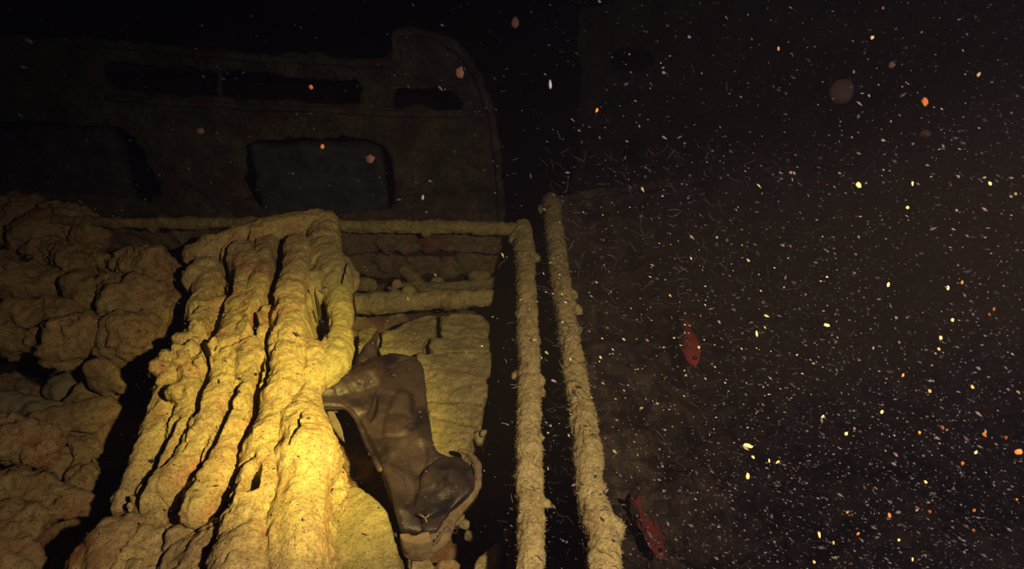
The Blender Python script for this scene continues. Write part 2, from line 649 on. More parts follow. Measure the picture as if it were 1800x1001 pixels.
# seat backs seen through the two lower openings
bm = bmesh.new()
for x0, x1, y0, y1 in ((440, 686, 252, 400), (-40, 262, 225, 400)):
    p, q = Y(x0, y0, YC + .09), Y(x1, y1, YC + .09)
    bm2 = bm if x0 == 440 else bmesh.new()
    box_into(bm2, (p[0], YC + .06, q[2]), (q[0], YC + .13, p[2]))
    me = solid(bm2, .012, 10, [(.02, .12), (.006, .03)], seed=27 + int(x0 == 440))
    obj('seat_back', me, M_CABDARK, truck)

# ================================================================== TRUCK TWO (right)
truck2 = thing('cargo_truck', 'second silted truck on the right, its bed holding only dark brown silt', 'truck', (1.0, 1.4, -0.95))
bm = bmesh.new()
pxtube(bm, [(968, 352, .5, 14), (974, 400, .5, 17), (982, 470, .5, 17), (992, 540, .5, 19), (1004, 620, .5, 20), (1018, 700, .5, 22), (1032, 780, .5, 26), (1036, 860, .5, 26), (1058, 940, .5, 31), (1064, 1001, .5, 32), (1080, 1180, .5, 35)], 6, .06, 8)
for px, py, r in [(1008, 520, 9), (1014, 545, 11), (1012, 620, 12), (1012, 580, 12), (1068, 935, 30), (975, 360, 13), (955, 368, 10)]:
    p, t = U(px, py, .49)
    ell_into(bm, p, (r * t / F,) * 3)
me = solid(bm, .0045, 4, [(.003, .04), (.0035, .012), (.002, .006)], [(.004, .03, .06)], seed=8)
fuzz(obj('side_rail', me, M_RAIL, truck2), 4000, 2)
p, t = U(964, 352, .5)
q, t2 = U(1420, 292, .5)
q3, t3 = U(1900, 250, .5)
P, R = smooth_path([p, q, q3], [.016, .018, .018], 12, .15, 9)
bm = bmesh.new()
tube_into(bm, P, R)
obj('headboard_rail', solid(bm, .009, 2, [(.01, .05), (.006, .015)], seed=9), M_BED, truck2)
# headboard plate under that rail
bm = bmesh.new()
dv = (Vector(q3) - Vector(p))
dv.z = 0
for z0, z1 in ((.30, .48), (.10, .28), (-.12, .08)):
    a0, a1 = Vector((p[0], p[1] + .01, z0)), Vector((q3[0], q3[1] + .01, z0))
    nn = Vector((-dv.y, dv.x, 0)).normalized() * .03
    v = [bm.verts.new(c) for c in (a0, a1, a1 + nn, a0 + nn)]
    v2 = [bm.verts.new(c.co + Vector((0, 0, z1 - z0))) for c in v]
    bm.faces.new(v)
    bm.faces.new(v2)
    for k in range(4):
        bm.faces.new((v[k], v[(k + 1) % 4], v2[(k + 1) % 4], v2[k]))
obj('headboard', solid(bm, .016, 1, [(.02, .1), (.01, .03)], [(.015, .1, .1)], seed=29), M_BED, truck2)
bm = bmesh.new()
box_into(bm, (0.155, 0.30, -0.12), (0.175, 2.03, 0.49))
obj('side_panel', solid(bm, .012, 1, [(.006, .06)], seed=30), M_WALL, truck2)
# bed floor
bm = bmesh.new()
box_into(bm, (0.155, 0.2, -0.20), (2.4, 2.45, -0.13))
obj('bed_floor', solid(bm, .03, 1, seed=31), M_WALL, truck2)
# second cab, faint, behind the right bed
outer2 = [(1018, 20), (1100, 0), (1900, -60), (1900, 380), (1400, 400), (1014, 420)]
holes2 = [[(1080, 100), (1110, 92), (1150, 100), (1160, 118), (1120, 128), (1085, 122)]]
bm = plate(outer2, holes2, 3.0, 0.05, 0.02)
bmesh.ops.recalc_face_normals(bm, faces=bm.faces)
me = solid(bm, .02, 3, [(.04, .25), (.02, .07)], [(.02, .2, .1)], seed=32)
obj('cab_rear_wall', me, M_CAB, truck2)

# silt heap covering the right bed: a continuous sheet with hollows
nx, ny = 230, 250
xs = np.linspace(0.178, 2.35, nx)
ys = np.linspace(0.35, 2.40, ny)
X, YY = np.meshgrid(xs, ys, indexing='ij')
pp = np.stack([X.ravel(), YY.ravel(), np.zeros(X.size)], 1)
Zs = .03 + .08 * noise(pp / .38 + 4, 41) + .065 * noise(pp / .16, 42) + .03 * noise(pp / .06, 43) + .013 * noise(pp / .025, 44)
Zs += .10 * np.clip(pp[:, 1] - 1.4, 0, 1)


def hollow(px, py, r, d):
    global Zs
    c, _ = U(px, py, .03)
    q = np.hypot(pp[:, 0] - c[0], pp[:, 1] - c[1]) / r
    Zs = Zs - d * np.exp(-q ** 2 * 1.5)


for a in ((1240, 950, .12, .15), (1190, 430, .16, .14), (1080, 560, .12, .08), (1200, 760, .10, .08), (1700, 870, .14, .1), (1480, 560, .16, .08)):
    hollow(*a)
lim = np.interp(X.ravel(), [p[0], q[0], q3[0]], [p[1], q[1], q3[1]]) - .02
Zs = np.maximum(Zs, -.11)
keep = (pp[:, 1] < lim).reshape(X.shape)
bm = bmesh.new()
Z2 = Zs.reshape(X.shape)
vs = {}
for i in range(nx):
    for j in range(ny):
        if keep[i, j]:
            vs[i, j] = bm.verts.new((X[i, j], YY[i, j], Z2[i, j]))
for i in range(nx - 1):
    for j in range(ny - 1):
        c = [(i, j), (i + 1, j), (i + 1, j + 1), (i, j + 1)]
        if all(k in vs for k in c):
            bm.faces.new([vs[k] for k in c])
o = obj('silt_bed', bm, M_BED)
tag(o, 'dark brown silt with black hollows filling the right truck bed', 'silt', kind='stuff')

# ================================================================== THE RIFLE-LIKE BUNDLE
bun = thing('encrusted_rifle_bundle', 'tall yellow crusted bundle of fused rifles, brightly lit, left of the dark boot', 'rifle bundle', tuple(U(420, 760, 0.0)[0]))
HB = .50


def part(name, tubes, mat=M_CRUST, vox=.0045, smooth=3, disp=((.007, .05), (.005, .018), (.0028, .007)), cracks=((.008, .06, .06),), dents=(), seed=1, parent=bun, jit=.04):
    bm = bmesh.new()
    for k, s in enumerate(tubes):
        pxtube(bm, s, 5, jit, seed + k)
    return obj(name, slits(solid(bm, vox, smooth, list(disp), list(cracks), list(dents), seed), CUTS), mat, parent)


def pillow(bm, poly, h, t):
    pts = []
    for q in poly:
        hh = q[2] if len(q) > 2 else h
        pts.append(U(q[0], q[1], hh)[0])
    prism_into(bm, pts, t)


# core between and under the rifles
bm = bmesh.new()
pillow(bm, [(345, 470), (440, 430), (560, 400), (585, 430), (590, 470), (545, 520), (540, 600), (560, 640), (545, 700), (560, 740), (600, 800), (606, 835), (588, 850), (575, 920), (570, 1060), (570, 1200), (190, 1200), (190, 1000), (240, 940), (300, 760), (330, 640), (350, 560)], HB - .028, .34)
dn = []
for px, py, rx, ry, dz in ((305, 880, .022, .045, -.14), (457, 878, .014, .038, -.14)):
    c, t = U(px, py, HB - .075)
    dn.append((c, (rx, ry, .12), (0, 0, dz)))
obj('crust_core', slits(solid(bm, .005, 8, [(.016, .07), (.009, .022), (.004, .009)], [(.012, .07, .06)], (), 50), CUTS), M_CRUST, bun)

# butt crossbar across the top
part('crossbar', [[(352, 448, HB, 27), (420, 424, HB + .02, 27), (500, 402, HB + .03, 26), (556, 388, HB + .035, 22), (572, 392, HB + .03, 22)],
                  [(565, 395, HB + .02, 25), (572, 430, HB, 30), (566, 465, HB - .01, 30)]], seed=51, disp=((.012, .07), (.006, .02), (.0028, .008)), cracks=((.006, .06, .06),))
# rifles: each with a knobbed upper end and a long lower barrel
part('rifle', [[(352, 492, HB, 30), (372, 480, HB, 30), (355, 540, HB - .01, 22), (345, 590, HB - .01, 24)],
               [(352, 560, HB - .02, 26), (390, 540, HB - .02, 24)]], seed=52)
part('rifle', [[(425, 455, HB, 34), (440, 480, HB + .005, 34), (426, 520, HB, 30), (420, 570, HB, 28), (405, 620, HB, 34), (392, 680, HB, 34), (372, 740, HB, 32), (345, 800, HB - .01, 32), (310, 840, HB - .02, 30), (262, 880, HB - .03, 30)]], seed=53)
part('rifle', [[(472, 440, HB + .01, 30), (470, 490, HB + .01, 30), (455, 540, HB, 30), (448, 600, HB, 36), (445, 660, HB, 34), (428, 720, HB, 34), (406, 780, HB, 34), (380, 840, HB, 34), (350, 900, HB - .01, 36)]], seed=54)
part('rifle', [[(525, 430, HB + .03, 22), (518, 480, HB + .03, 25), (512, 540, HB + .03, 30), (510, 600, HB + .03, 36), (506, 660, HB + .03, 34), (492, 730, HB + .02, 38), (472, 800, HB + .02, 42), (452, 870, HB + .02, 44), (430, 950, HB + .02, 50), (415, 1060, HB + .02, 60)]], seed=55, disp=((.010, .06), (.005, .02), (.0028, .007)), cracks=((.005, .05, .07),))
part('rifle', [[(545, 560, HB + .01, 20), (552, 640, HB + .01, 34), (540, 690, HB + .01, 26), (532, 760, HB + .02, 44), (540, 810, HB + .02, 58), (528, 880, HB + .01, 56), (520, 960, HB + .01, 60), (515, 1080, HB, 64)]], seed=56, disp=((.010, .07), (.005, .02), (.0025, .007)), cracks=((.004, .05, .05),))
part('rifle', [[(300, 640, HB - .03, 20), (300, 690, HB - .02, 27), (278, 750, HB - .03, 27), (255, 805, HB - .04, 25), (232, 855, HB - .05, 20), (212, 892, HB - .06, 15)]], seed=57)
part('rifle', [[(340, 640, HB - .01, 28), (338, 700, HB - .01, 26), (322, 760, HB - .02, 25), (296, 820, HB - .03, 26), (262, 866, HB - .05, 24)]], seed=58)
# curved stock on the right with the open slot
part('curved_stock', [[(572, 455, HB, 32), (590, 490, HB - .01, 32), (597, 540, HB - .02, 22), (598, 590, HB - .02, 22), (584, 640, HB - .01, 32), (560, 660, HB, 30)],
                      [(548, 500, HB - .02, 26), (545, 530, HB - .02, 16)],
                      [(600, 465, HB - .03, 20), (620, 492, HB - .04, 15), (608, 512, HB - .05, 12)],
                      [(590, 645, HB - .02, 22), (603, 642, HB - .03, 7)]], mat=sediment('bright_silt', (0.40, 0.35, 0.17), (0.48, 0.42, 0.20), (0.40, 0.24, 0.12), .4, .45, .9), seed=60, disp=((.008, .06), (.0035, .02), (.002, .007)), cracks=((.003, .05, .06),))
# knobbly coral growth on the left shoulder
rs = random.Random(5)
tb = []
for px, py, r in [(272, 645, 14), (290, 628, 12), (300, 660, 20), (318, 632, 18), (322, 600, 18), (338, 618, 20), (330, 652, 20), (352, 596, 16), (360, 640, 20), (345, 575, 15), (308, 690, 15), (372, 612, 16), (282, 668, 10), (310, 612, 12)]:
    tb.append([(px, py, HB + rs.uniform(.005, .05), r * .95), (px + rs.uniform(-5, 5), py + rs.uniform(4, 8), HB - .03, r)])
part('coral_growth', tb, seed=61, smooth=1, disp=((.008, .02), (.005, .008)), cracks=())
for k, grp in enumerate([[(235, 892, 10), (250, 884, 9)], [(330, 868, 14), (342, 852, 12), (318, 890, 12)]]):
    tb = [[(px, py, HB - .03, r), (px + 3, py + 6, HB - .06, r)] for px, py, r in grp]
    part('coral_growth', tb, seed=63 + k, smooth=1, disp=((.006, .02), (.004, .008)), cracks=())
# muzzle rings around the round hole
part('muzzle_lump', [[(418, 860, HB + .03, 14), (432, 842, HB + .045, 14), (458, 838, HB + .045, 13), (476, 850, HB + .04, 13), (480, 880, HB + .03, 13)],
                     [(418, 862, HB + .02, 16), (416, 900, HB, 18)], [(432, 868, HB + .01, 18), (430, 895, HB + .0, 18)]], seed=62, smooth=2)

# ---- big rusty boulder and mound at the bottom
def lump(name, cat, label, pieces, mat, seed, vox=.0055, smooth=5, disp=((.02, .08), (.009, .025), (.0035, .009)), cracks=((.010, .07, .08),), group=None):
    bm = bmesh.new()
    for pc in pieces:
        if pc[0] == 'p':
            pillow(bm, pc[1], pc[2], pc[3])
        elif pc[0] == 't':
            pxtube(bm, pc[1], 4, .08, seed)
        else:                          # ('e', px, py, h, rx, ry, rz) radii in px
            _, px, py, h, rx, ry, rz = pc[:7]
            c, t = U(px, py, h)
            ell_into(bm, c, (rx * t / F, ry * t / F, rz * t / F), (0, 0, pc[7] if len(pc) > 7 else 0))
    o = obj(name, solid(bm, vox, smooth, list(disp), list(cracks), (), seed), mat)
    recentre(o)
    return tag(o, label, cat, group)


lump('encrusted_boulder', 'lump', 'big rounded rusty orange lump at the foot of the rifle bundle, bottom left',
     [('e', 228, 985, .40, 100, 95, 70), ('e', 290, 960, .38, 70, 70, 60), ('e', 190, 1060, .36, 90, 90, 70)], M_RUSTY, 70)
lump('encrusted_boulder', 'lump', 'purple-speckled yellow lump at the bottom, right of the rusty boulder',
     [('e', 385, 1010, .47, 105, 100, 60), ('e', 350, 1080, .47, 100, 90, 60), ('e', 320, 960, .44, 30, 45, 50)], sediment('mauve_crust', (0.46, 0.34, 0.20), (0.58, 0.45, 0.25), (0.26, 0.15, 0.15), .7, .6, 1.3), 71)
lump('silt_mound', 'mound', 'smooth olive green mound below the boot, bottom middle',
     [('p', [(592, 885), (606, 858), (628, 850), (655, 872), (680, 900), (698, 950), (708, 1010), (712, 1200), (560, 1200), (580, 1010)], .37, .2)], M_SMOOTH, 72, smooth=14, disp=((.010, .08), (.004, .02), (.002, .008)), cracks=((.003, .06, .04),))

# ================================================================== HEAP ON THE LEFT
G = 'encrusted boots and lumps heaped on the left'
H = [
    # name, label, pieces, mat
    ('rounded brown lump nearest the upper left corner of the rifle bundle', [('e', 262, 468, .46, 50, 38, 40), ('e', 228, 462, .45, 26, 26, 30), ('e', 285, 500, .42, 30, 24, 30)], M_HEAP),
    ('low crusted lump at the top left of the heap, at the photo edge', [('e', 20, 385, .45, 70, 42, 40), ('e', -30, 400, .45, 60, 50, 40)], M_HEAP),
    ('broad crusted lump rising to the rail at the top of the heap', [('e', 105, 400, .44, 60, 40, 45), ('e', 70, 420, .43, 50, 35, 40), ('e', 165, 425, .42, 30, 26, 30)], M_HEAP),
    ('long flat crusted lump lying across the middle of the left heap', [('t', [(60, 440, .42, 24), (110, 452, .43, 26), (160, 462, .43, 26), (200, 475, .42, 24)])], M_HEAP),
    ('crusted boot-shaped lump at the left edge above the middle', [('e', 30, 500, .42, 60, 40, 40), ('e', -10, 480, .42, 40, 40, 40), ('e', 80, 500, .41, 32, 26, 30)], M_HEAP),
    ('small lump beside the dark pit in the left heap', [('e', 140, 505, .43, 30, 34, 34), ('e', 168, 520, .42, 34, 36, 34)], M_HEAP),
    ('wide brown lump below the rounded lump, along the bundle', [('e', 240, 535, .42, 62, 45, 45), ('e', 285, 545, .40, 34, 44, 40), ('e', 205, 520, .41, 34, 36, 40)], M_HEAP),
    ('low crusted lump at the left edge beside the middle of the heap', [('e', 40, 565, .41, 50, 30, 40), ('e', 90, 560, .41, 46, 30, 36), ('e', -10, 570, .41, 40, 34, 34)], M_HEAP),
    ('crusted lump at the left edge overhanging the dark gap', [('e', 20, 600, .39, 48, 26, 34), ('e', 68, 598, .39, 34, 26, 30)], M_HEAP),
    ('hanging brown lump in front of the heap with a blunt lower end', [('e', 118, 595, .41, 38, 38, 50), ('e', 105, 618, .39, 28, 30, 40), ('e', 150, 585, .41, 30, 30, 40)], M_HEAP),
    ('square brown lump overhanging the shadow beside the bundle', [('e', 222, 590, .41, 50, 36, 50), ('e', 200, 612, .38, 32, 24, 40), ('e', 262, 585, .39, 26, 30, 40)], M_HEAP),
    ('pale grey pointed shard standing in the dark gap, far left', [('p', [(20, 650), (34, 656), (55, 690), (60, 715), (20, 715)], .20, .05)], M_GREY),
    ('pale grey rounded stone in the dark gap left of the bundle', [('e', 112, 683, .18, 34, 26, 26), ('e', 130, 670, .18, 18, 18, 20)], M_GREY),
    ('small tan stone at the edge of the shadow left of the bundle', [('e', 182, 664, .30, 32, 18, 40), ('e', 203, 672, .29, 20, 14, 30)], M_HEAP),
    ('flat grey slab at the left edge under the shard', [('e', 20, 712, .26, 70, 26, 20), ('e', 80, 722, .26, 50, 20, 20)], M_GREY),
    ('brown slab lying below the grey stone', [('e', 130, 735, .27, 70, 30, 24), ('e', 180, 722, .27, 32, 20, 22), ('e', 90, 745, .27, 50, 30, 24)], M_HEAP),
    ('rust-patched rough lump at the left edge in the lower heap', [('e', 40, 775, .34, 62, 46, 40), ('e', -10, 760, .34, 50, 50, 40), ('e', 80, 790, .33, 36, 36, 36)], M_RUSTY),
    ('cracked brown lump bordering the shadow in the lower heap', [('e', 130, 800, .28, 40, 40, 30), ('e', 150, 840, .27, 30, 34, 30)], M_HEAP),
    ('long ledge lump pointing right in the lower heap', [('t', [(20, 870, .33, 40), (80, 880, .33, 34), (130, 888, .32, 24), (165, 893, .31, 14)])], M_HEAP),
    ('broad lump at the left edge above the bottom corner', [('e', 20, 930, .33, 60, 44, 40), ('e', 55, 915, .32, 40, 34, 36)], M_HEAP),
    ('dark brown lump in the bottom left corner', [('e', 0, 1000, .30, 60, 44, 44)], M_RUSTY),
    ('small lump just under the bottom left boulder', [('e', 108, 1000, .30, 22, 22, 20)], M_HEAP),
]
for k, (lb, pcs, mt) in enumerate(H):
    small = 'stone' in lb or 'shard' in lb or 'small' in lb
    lump('silt_slab' if 'slab' in lb or 'shard' in lb else 'encrusted_lump', 'stone' if small else 'lump', lb, pcs, mt, 80 + k, vox=.007, smooth=2 if small else 4,
         disp=((.012, .06), (.006, .02)) if small else ((.026, .13), (.020, .040), (.010, .016), (.004, .008)), cracks=((.016, .09, .05),) if not small else (), group=G)

# silt sheet that carries the heap (rises to the left)
def sheet(name, x0, x1, y0, y1, zf, mat, cell, seed):
    nx, ny = int((x1 - x0) / cell), int((y1 - y0) / cell)
    xs, ys = np.linspace(x0, x1, nx), np.linspace(y0, y1, ny)
    X, YY = np.meshgrid(xs, ys, indexing='ij')
    p_ = np.stack([X.ravel(), YY.ravel(), np.zeros(X.size)], 1)
    z = zf(p_)
    verts = np.column_stack([p_[:, :2], z])
    idx = np.arange(nx * ny).reshape(nx, ny)
    f = np.stack([idx[:-1, :-1], idx[1:, :-1], idx[1:, 1:], idx[:-1, 1:]], -1).reshape(-1, 4)
    me = bpy.data.meshes.new(name)
    me.from_pydata(verts.tolist(), [], f.tolist())
    me.update()
    return obj(name, me, mat)


def zf(p_):
    z = .13 + .05 * noise(p_ / .2 + 3, 61) + .03 * noise(p_ / .07, 62) + .01 * noise(p_ / .022, 63)
    left = np.clip((-p_[:, 0] - .75 - .0 * p_[:, 1]) / .2, 0, 1)
    z = z + left * .06
    back = np.clip((p_[:, 1] - 1.47) / .15, 0, 1) * np.clip((-p_[:, 0] - .7) / .2, 0, 1)
    z = z + back * .20
    for px, py, rx, ry, dd in ((60, 655, .34, .07, .26), (170, 660, .12, .06, .14), (120, 505, .05, .05, .2), (210, 430, .10, .05, .25)):
        c_, _ = U(px, py, .10)
        z = z - dd * np.exp(-(((p_[:, 0] - c_[0]) / rx) ** 2 + ((p_[:, 1] - c_[1]) / ry) ** 2) * 1.2)
    z = np.maximum(z, -.005)
    right = np.clip((p_[:, 0] + .16) / .1, 0, 1)
    z = z - right * .09
    return z


o = sheet('silt_floor', -1.57, 0.02, 0.15, 1.83, zf, M_HEAP, .012, 1)
tag(o, 'brown silt covering the floor of the loaded truck bed', 'silt', kind='stuff')

# ================================================================== STACK IN THE MIDDLE
lump('silted_parcel', 'parcel', 'slanted olive parcel in the stack, above the boot opening', [('p', [(672, 583), (700, 574), (735, 556), (768, 552), (764, 580), (748, 596), (742, 618), (715, 619), (668, 619)], .27, .1)], M_PARCEL, 110, smooth=5, disp=((.008, .05), (.005, .015)), cracks=((.005, .05, .05),))
lump('silted_parcel', 'parcel', 'flat parcel with rounded right end, topmost at the right of the stack', [('p', [(774, 556), (800, 550), (850, 553), (863, 572), (864, 592), (776, 590)], .28, .1)], M_PARCEL, 111, smooth=5, disp=((.008, .05), (.005, .015)), cracks=((.005, .05, .05),))
lump('silted_parcel', 'parcel', 'thin flat parcel directly under the topmost right one', [('p', [(758, 594), (800, 592), (866, 594), (868, 612), (860, 618), (760, 618), (752, 606)], .285, .1)], M_PARCEL, 112, smooth=4, disp=((.008, .05), (.005, .015)), cracks=((.005, .05, .05),))
lump('silted_parcel', 'parcel', 'tall tan sack right of the boot shaft, creased across', [('p', [(732, 622), (866, 618), (862, 660), (852, 706), (748, 704), (735, 650)], .30, .1)], sediment('tan_silt', (0.40, 0.34, 0.19), (0.50, 0.43, 0.24), (0.3, 0.2, 0.12), .3, .55, 1.1), 113, smooth=5, disp=((.008, .06), (.005, .015)), cracks=((.004, .05, .05),))
lump('silted_parcel', 'parcel', 'narrow folded sack below the tall tan sack', [('p', [(748, 706), (850, 710), (846, 738), (836, 746), (752, 728)], .30, .1)], M_PARCEL, 114, smooth=4, disp=((.006, .05), (.004, .015)), cracks=((.006, .03, .1),))
lump('silted_parcel', 'parcel', 'wedge-shaped sack touching the toe of the boot', [('p', [(750, 732), (835, 750), (822, 782), (806, 798), (760, 800)], .30, .1)], M_PARCEL, 115, smooth=4, disp=((.006, .05), (.004, .015)), cracks=((.006, .04, .06),))
lump('silted_parcel', 'parcel', 'rough lump behind the pointed tip of the boot', [('p', [(606, 578), (660, 575), (670, 600), (655, 625), (612, 630), (600, 600)], .24, .1)], M_PARCEL, 116, smooth=4, disp=((.012, .04), (.007, .015)), cracks=((.006, .05, .08),))
lump('wooden_beam', 'beam', 'long silted beam lying across the bed behind the parcels', [('t', [(606, 534, .27, 20), (680, 532, .28, 19), (760, 528, .28, 18), (800, 528, .28, 17)])], M_PARCEL, 117, smooth=2, disp=((.008, .06), (.005, .015)))
lump('wooden_beam', 'beam', 'short beam end continuing the long silted beam at the right', [('t', [(812, 527, .28, 17), (858, 523, .28, 18)])], M_PARCEL, 118, smooth=2, disp=((.008, .06), (.005, .015)))
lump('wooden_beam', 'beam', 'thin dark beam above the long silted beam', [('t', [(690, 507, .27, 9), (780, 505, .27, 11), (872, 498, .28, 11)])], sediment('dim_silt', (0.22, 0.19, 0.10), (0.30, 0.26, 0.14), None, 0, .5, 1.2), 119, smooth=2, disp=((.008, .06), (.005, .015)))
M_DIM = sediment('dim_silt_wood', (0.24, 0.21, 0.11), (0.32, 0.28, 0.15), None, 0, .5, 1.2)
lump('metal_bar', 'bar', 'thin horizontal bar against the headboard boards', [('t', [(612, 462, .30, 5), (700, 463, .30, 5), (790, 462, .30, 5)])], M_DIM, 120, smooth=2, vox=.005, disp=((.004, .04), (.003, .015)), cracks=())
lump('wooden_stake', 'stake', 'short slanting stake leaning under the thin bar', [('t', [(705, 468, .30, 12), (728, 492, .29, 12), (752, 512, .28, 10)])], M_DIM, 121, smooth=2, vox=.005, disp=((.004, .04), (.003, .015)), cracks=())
lump('encrusted_stone', 'stone', 'small orange-brown stone left of the slanting stake', [('e', 698, 500, .29, 9, 8, 10)], M_RUSTY, 122, smooth=2, vox=.004, disp=((.004, .02),), cracks=())
lump('encrusted_stone', 'stone', 'pale knob on the long silted beam', [('e', 718, 512, .32, 13, 10, 10)], M_PARCEL, 123, smooth=2, vox=.004, disp=((.004, .02),), cracks=())
lump('encrusted_stone', 'stone', 'grey stone beside the right end of the slanting stake', [('e', 768, 494, .28, 12, 10, 8)], M_GREY, 124, smooth=2, vox=.004, disp=((.004, .02),), cracks=())
lump('silt_mound', 'mound', 'tan mound at the bottom beside the nearer rail', [('p', [(842, 985), (856, 966), (874, 956), (886, 962), (888, 1200), (810, 1200), (826, 1010)], .34, .15)], M_PARCEL, 125, smooth=5, disp=((.008, .05), (.005, .012)))
lump('silt_mound', 'mound', 'small crusted mound under the boot heel, bottom middle', [('p', [(720, 972), (762, 974), (768, 1010), (764, 1150), (718, 1150)], .33, .12)], M_PARCEL, 126, smooth=4, disp=((.006, .05), (.004, .012)))
lump('encrusted_stone', 'stone', 'reddish flat stone at the bottom edge right of the boot heel', [('e', 786, 996, .24, 22, 12, 14)], M_RUSTY, 127, smooth=2, disp=((.006, .03), (.003, .01)))
for k, (px, py, r, h, lb) in enumerate([(816, 922, 11, .22, 'small pale stone just below the boot sole'), (826, 944, 11, .22, 'small pale stone, lower one of two below the boot sole'), (800, 908, 17, .25, 'tan stone pressed against the underside of the boot'),
                          (893, 938, 11, .30, 'small leaf-shaped stone against the nearer rail near the bottom'), (904, 838, 8, .36, 'small grey stone beside the nearer rail at mid height'), (890, 828, 7, .3, 'tiny grey stone left of the one beside the nearer rail'),
                          (848, 772, 15, .27, 'tan knob just above the toe of the boot'), (852, 762, 8, .30, 'small pale knob in the shadow right of the wedge sack'), (852, 790, 7, .25, 'tiny knob at the tip of the boot toe')]):
    lump('encrusted_stone', 'stone', lb, [('e', px, py, h, r, r * .9, r)], M_PARCEL if k not in (4, 5) else M_GREY, 130 + k, smooth=1, vox=.0035, disp=((.005, .02), (.002, .008)), cracks=())

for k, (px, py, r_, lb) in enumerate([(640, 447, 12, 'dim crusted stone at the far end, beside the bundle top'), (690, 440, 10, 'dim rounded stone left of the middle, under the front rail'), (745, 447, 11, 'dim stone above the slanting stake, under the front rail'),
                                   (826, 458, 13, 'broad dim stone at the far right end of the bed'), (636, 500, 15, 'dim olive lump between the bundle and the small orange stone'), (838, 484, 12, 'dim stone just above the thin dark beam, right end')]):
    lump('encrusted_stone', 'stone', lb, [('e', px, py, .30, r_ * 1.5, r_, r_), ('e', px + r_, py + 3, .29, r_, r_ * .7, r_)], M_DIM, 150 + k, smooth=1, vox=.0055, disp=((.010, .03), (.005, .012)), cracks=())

# ================================================================== THE BOOT
HBt = .40
boot = thing('rubber_boot', 'dark brown rubber boot with torn flattened top, lying against the rifle bundle', 'boot', tuple(U(730, 800, .25)[0]))
bm = bmesh.new()
pillow(bm, [(652, 628, .40), (690, 618, .40), (734, 627, .39), (746, 650, .39), (750, 690, .39), (758, 750, .385), (768, 792, .38), (790, 800, .37), (800, 840, .37), (790, 890, .37), (768, 925, .38), (735, 935, .385), (706, 930, .39), (696, 890, .40), (684, 850, .40), (664, 800, .40), (645, 765, .405), (628, 730, .41), (618, 700, .415), (630, 660, .41)], HBt, .075)
dn = []
for px, py, rx, ry, dz in ((652, 680, .010, .06, -.018), (655, 720, .010, .04, -.012), (735, 800, .02, .05, -.010), (700, 740, .03, .10, .008), (720, 860, .012, .04, -.006)):
    c, t = U(px, py, .40)
    dn.append((c, (rx, ry, .06), (0, 0, dz)))
obj('shaft', solid(bm, .0045, 14, [(.008, .08), (.0015, .02)], [(.004, .10, .05)], dn, 140), M_RUBBER, boot)
bm = bmesh.new()
pillow(bm, [(764, 806), (786, 794), (812, 797), (831, 815), (837, 840), (826, 862), (802, 884), (784, 908), (768, 932), (742, 934), (724, 890), (740, 840)], .395, .06)
toe = obj('toe', solid(bm, .0045, 12, [(.010, .07), (.002, .02)], [(.004, .08, .05)], seed=141), M_RUBBER, boot)
# torn top folded out to the left, ending in a blunt nose
bm = bmesh.new()
P = []
spec = [(658, 650, .405, 22), (640, 672, .415, 32), (612, 682, .43, 28), (585, 690, .445, 20), (560, 696, .455, 17), (542, 700, .46, 14), (530, 701, .46, 10)]
pxtube(bm, spec, 5, .02, 3)
pillow(bm, [(545, 690, .475), (600, 655, .45), (635, 628, .43), (660, 618, .42), (670, 660, .42), (650, 720, .43), (625, 735, .43), (605, 714, .45), (560, 712, .47)], .44, .02)
folded = obj('folded_top', solid(bm, .004, 8, [(.006, .05), (.0018, .012)], [(.003, .05, .08)], seed=142), M_RUBBER, boot)
bm = bmesh.new()
pxtube(bm, [(640, 640, .41, 18), (650, 615, .415, 13), (658, 598, .42, 6), (664, 583, .425, 2.5)], 4, .02, 3)
obj('torn_tip', solid(bm, .0028, 4, [(.002, .03)], seed=143), M_RUBBER, boot)
# rolled glossy lip and lining
bm = bmesh.new()
pxtube(bm, [(532, 702, .485, 8), (552, 712, .47, 6), (592, 712, .45, 5), (616, 722, .44, 5), (632, 748, .43, 5), (646, 782, .42, 5), (668, 826, .41, 5)], 5, .02, 3)
obj('rim', solid(bm, .003, 3, [(.0015, .02)], seed=144), M_RUBBER, folded)
bm = bmesh.new()
pillow(bm, [(572, 716, .40), (586, 720, .40), (600, 748, .39), (606, 776, .38), (596, 768, .38), (578, 740, .39)], .4, .012)
obj('lining', solid(bm, .003, 3, [(.002, .02)], seed=145), M_RUBBERLIN, boot)
# sole: a band from the heel round under the foot to the toe
bm = bmesh.new()
pxtube(bm, [(742, 958, .355, 17), (770, 950, .36, 18), (788, 922, .365, 14), (806, 896, .365, 11), (828, 872, .365, 10), (840, 846, .365, 8.5), (838, 818, .365, 7), (824, 798, .365, 5), (808, 792, .365, 4)], 6, .04, 7)
obj('sole', solid(bm, .0035, 3, [(.003, .02), (.0015, .006)], seed=146), M_SOLE, boot)
bm = bmesh.new()
pillow(bm, [(700, 938, .40), (730, 940, .40), (756, 932, .40), (760, 950, .395), (735, 958, .395), (708, 952, .395)], .4, .06)
obj('heel_counter', solid(bm, .0035, 4, [(.003, .02)], seed=147), M_SOLE, boot)
bm = bmesh.new()
pillow(bm, [(702, 950, .392), (735, 957, .392), (762, 947, .392), (786, 922, .385), (794, 930, .375), (774, 952, .375), (746, 966, .375), (712, 964, .38)], .37, .035)
obj('heel', solid(bm, .0035, 4, [(.003, .02)], seed=148), M_HEEL, boot)
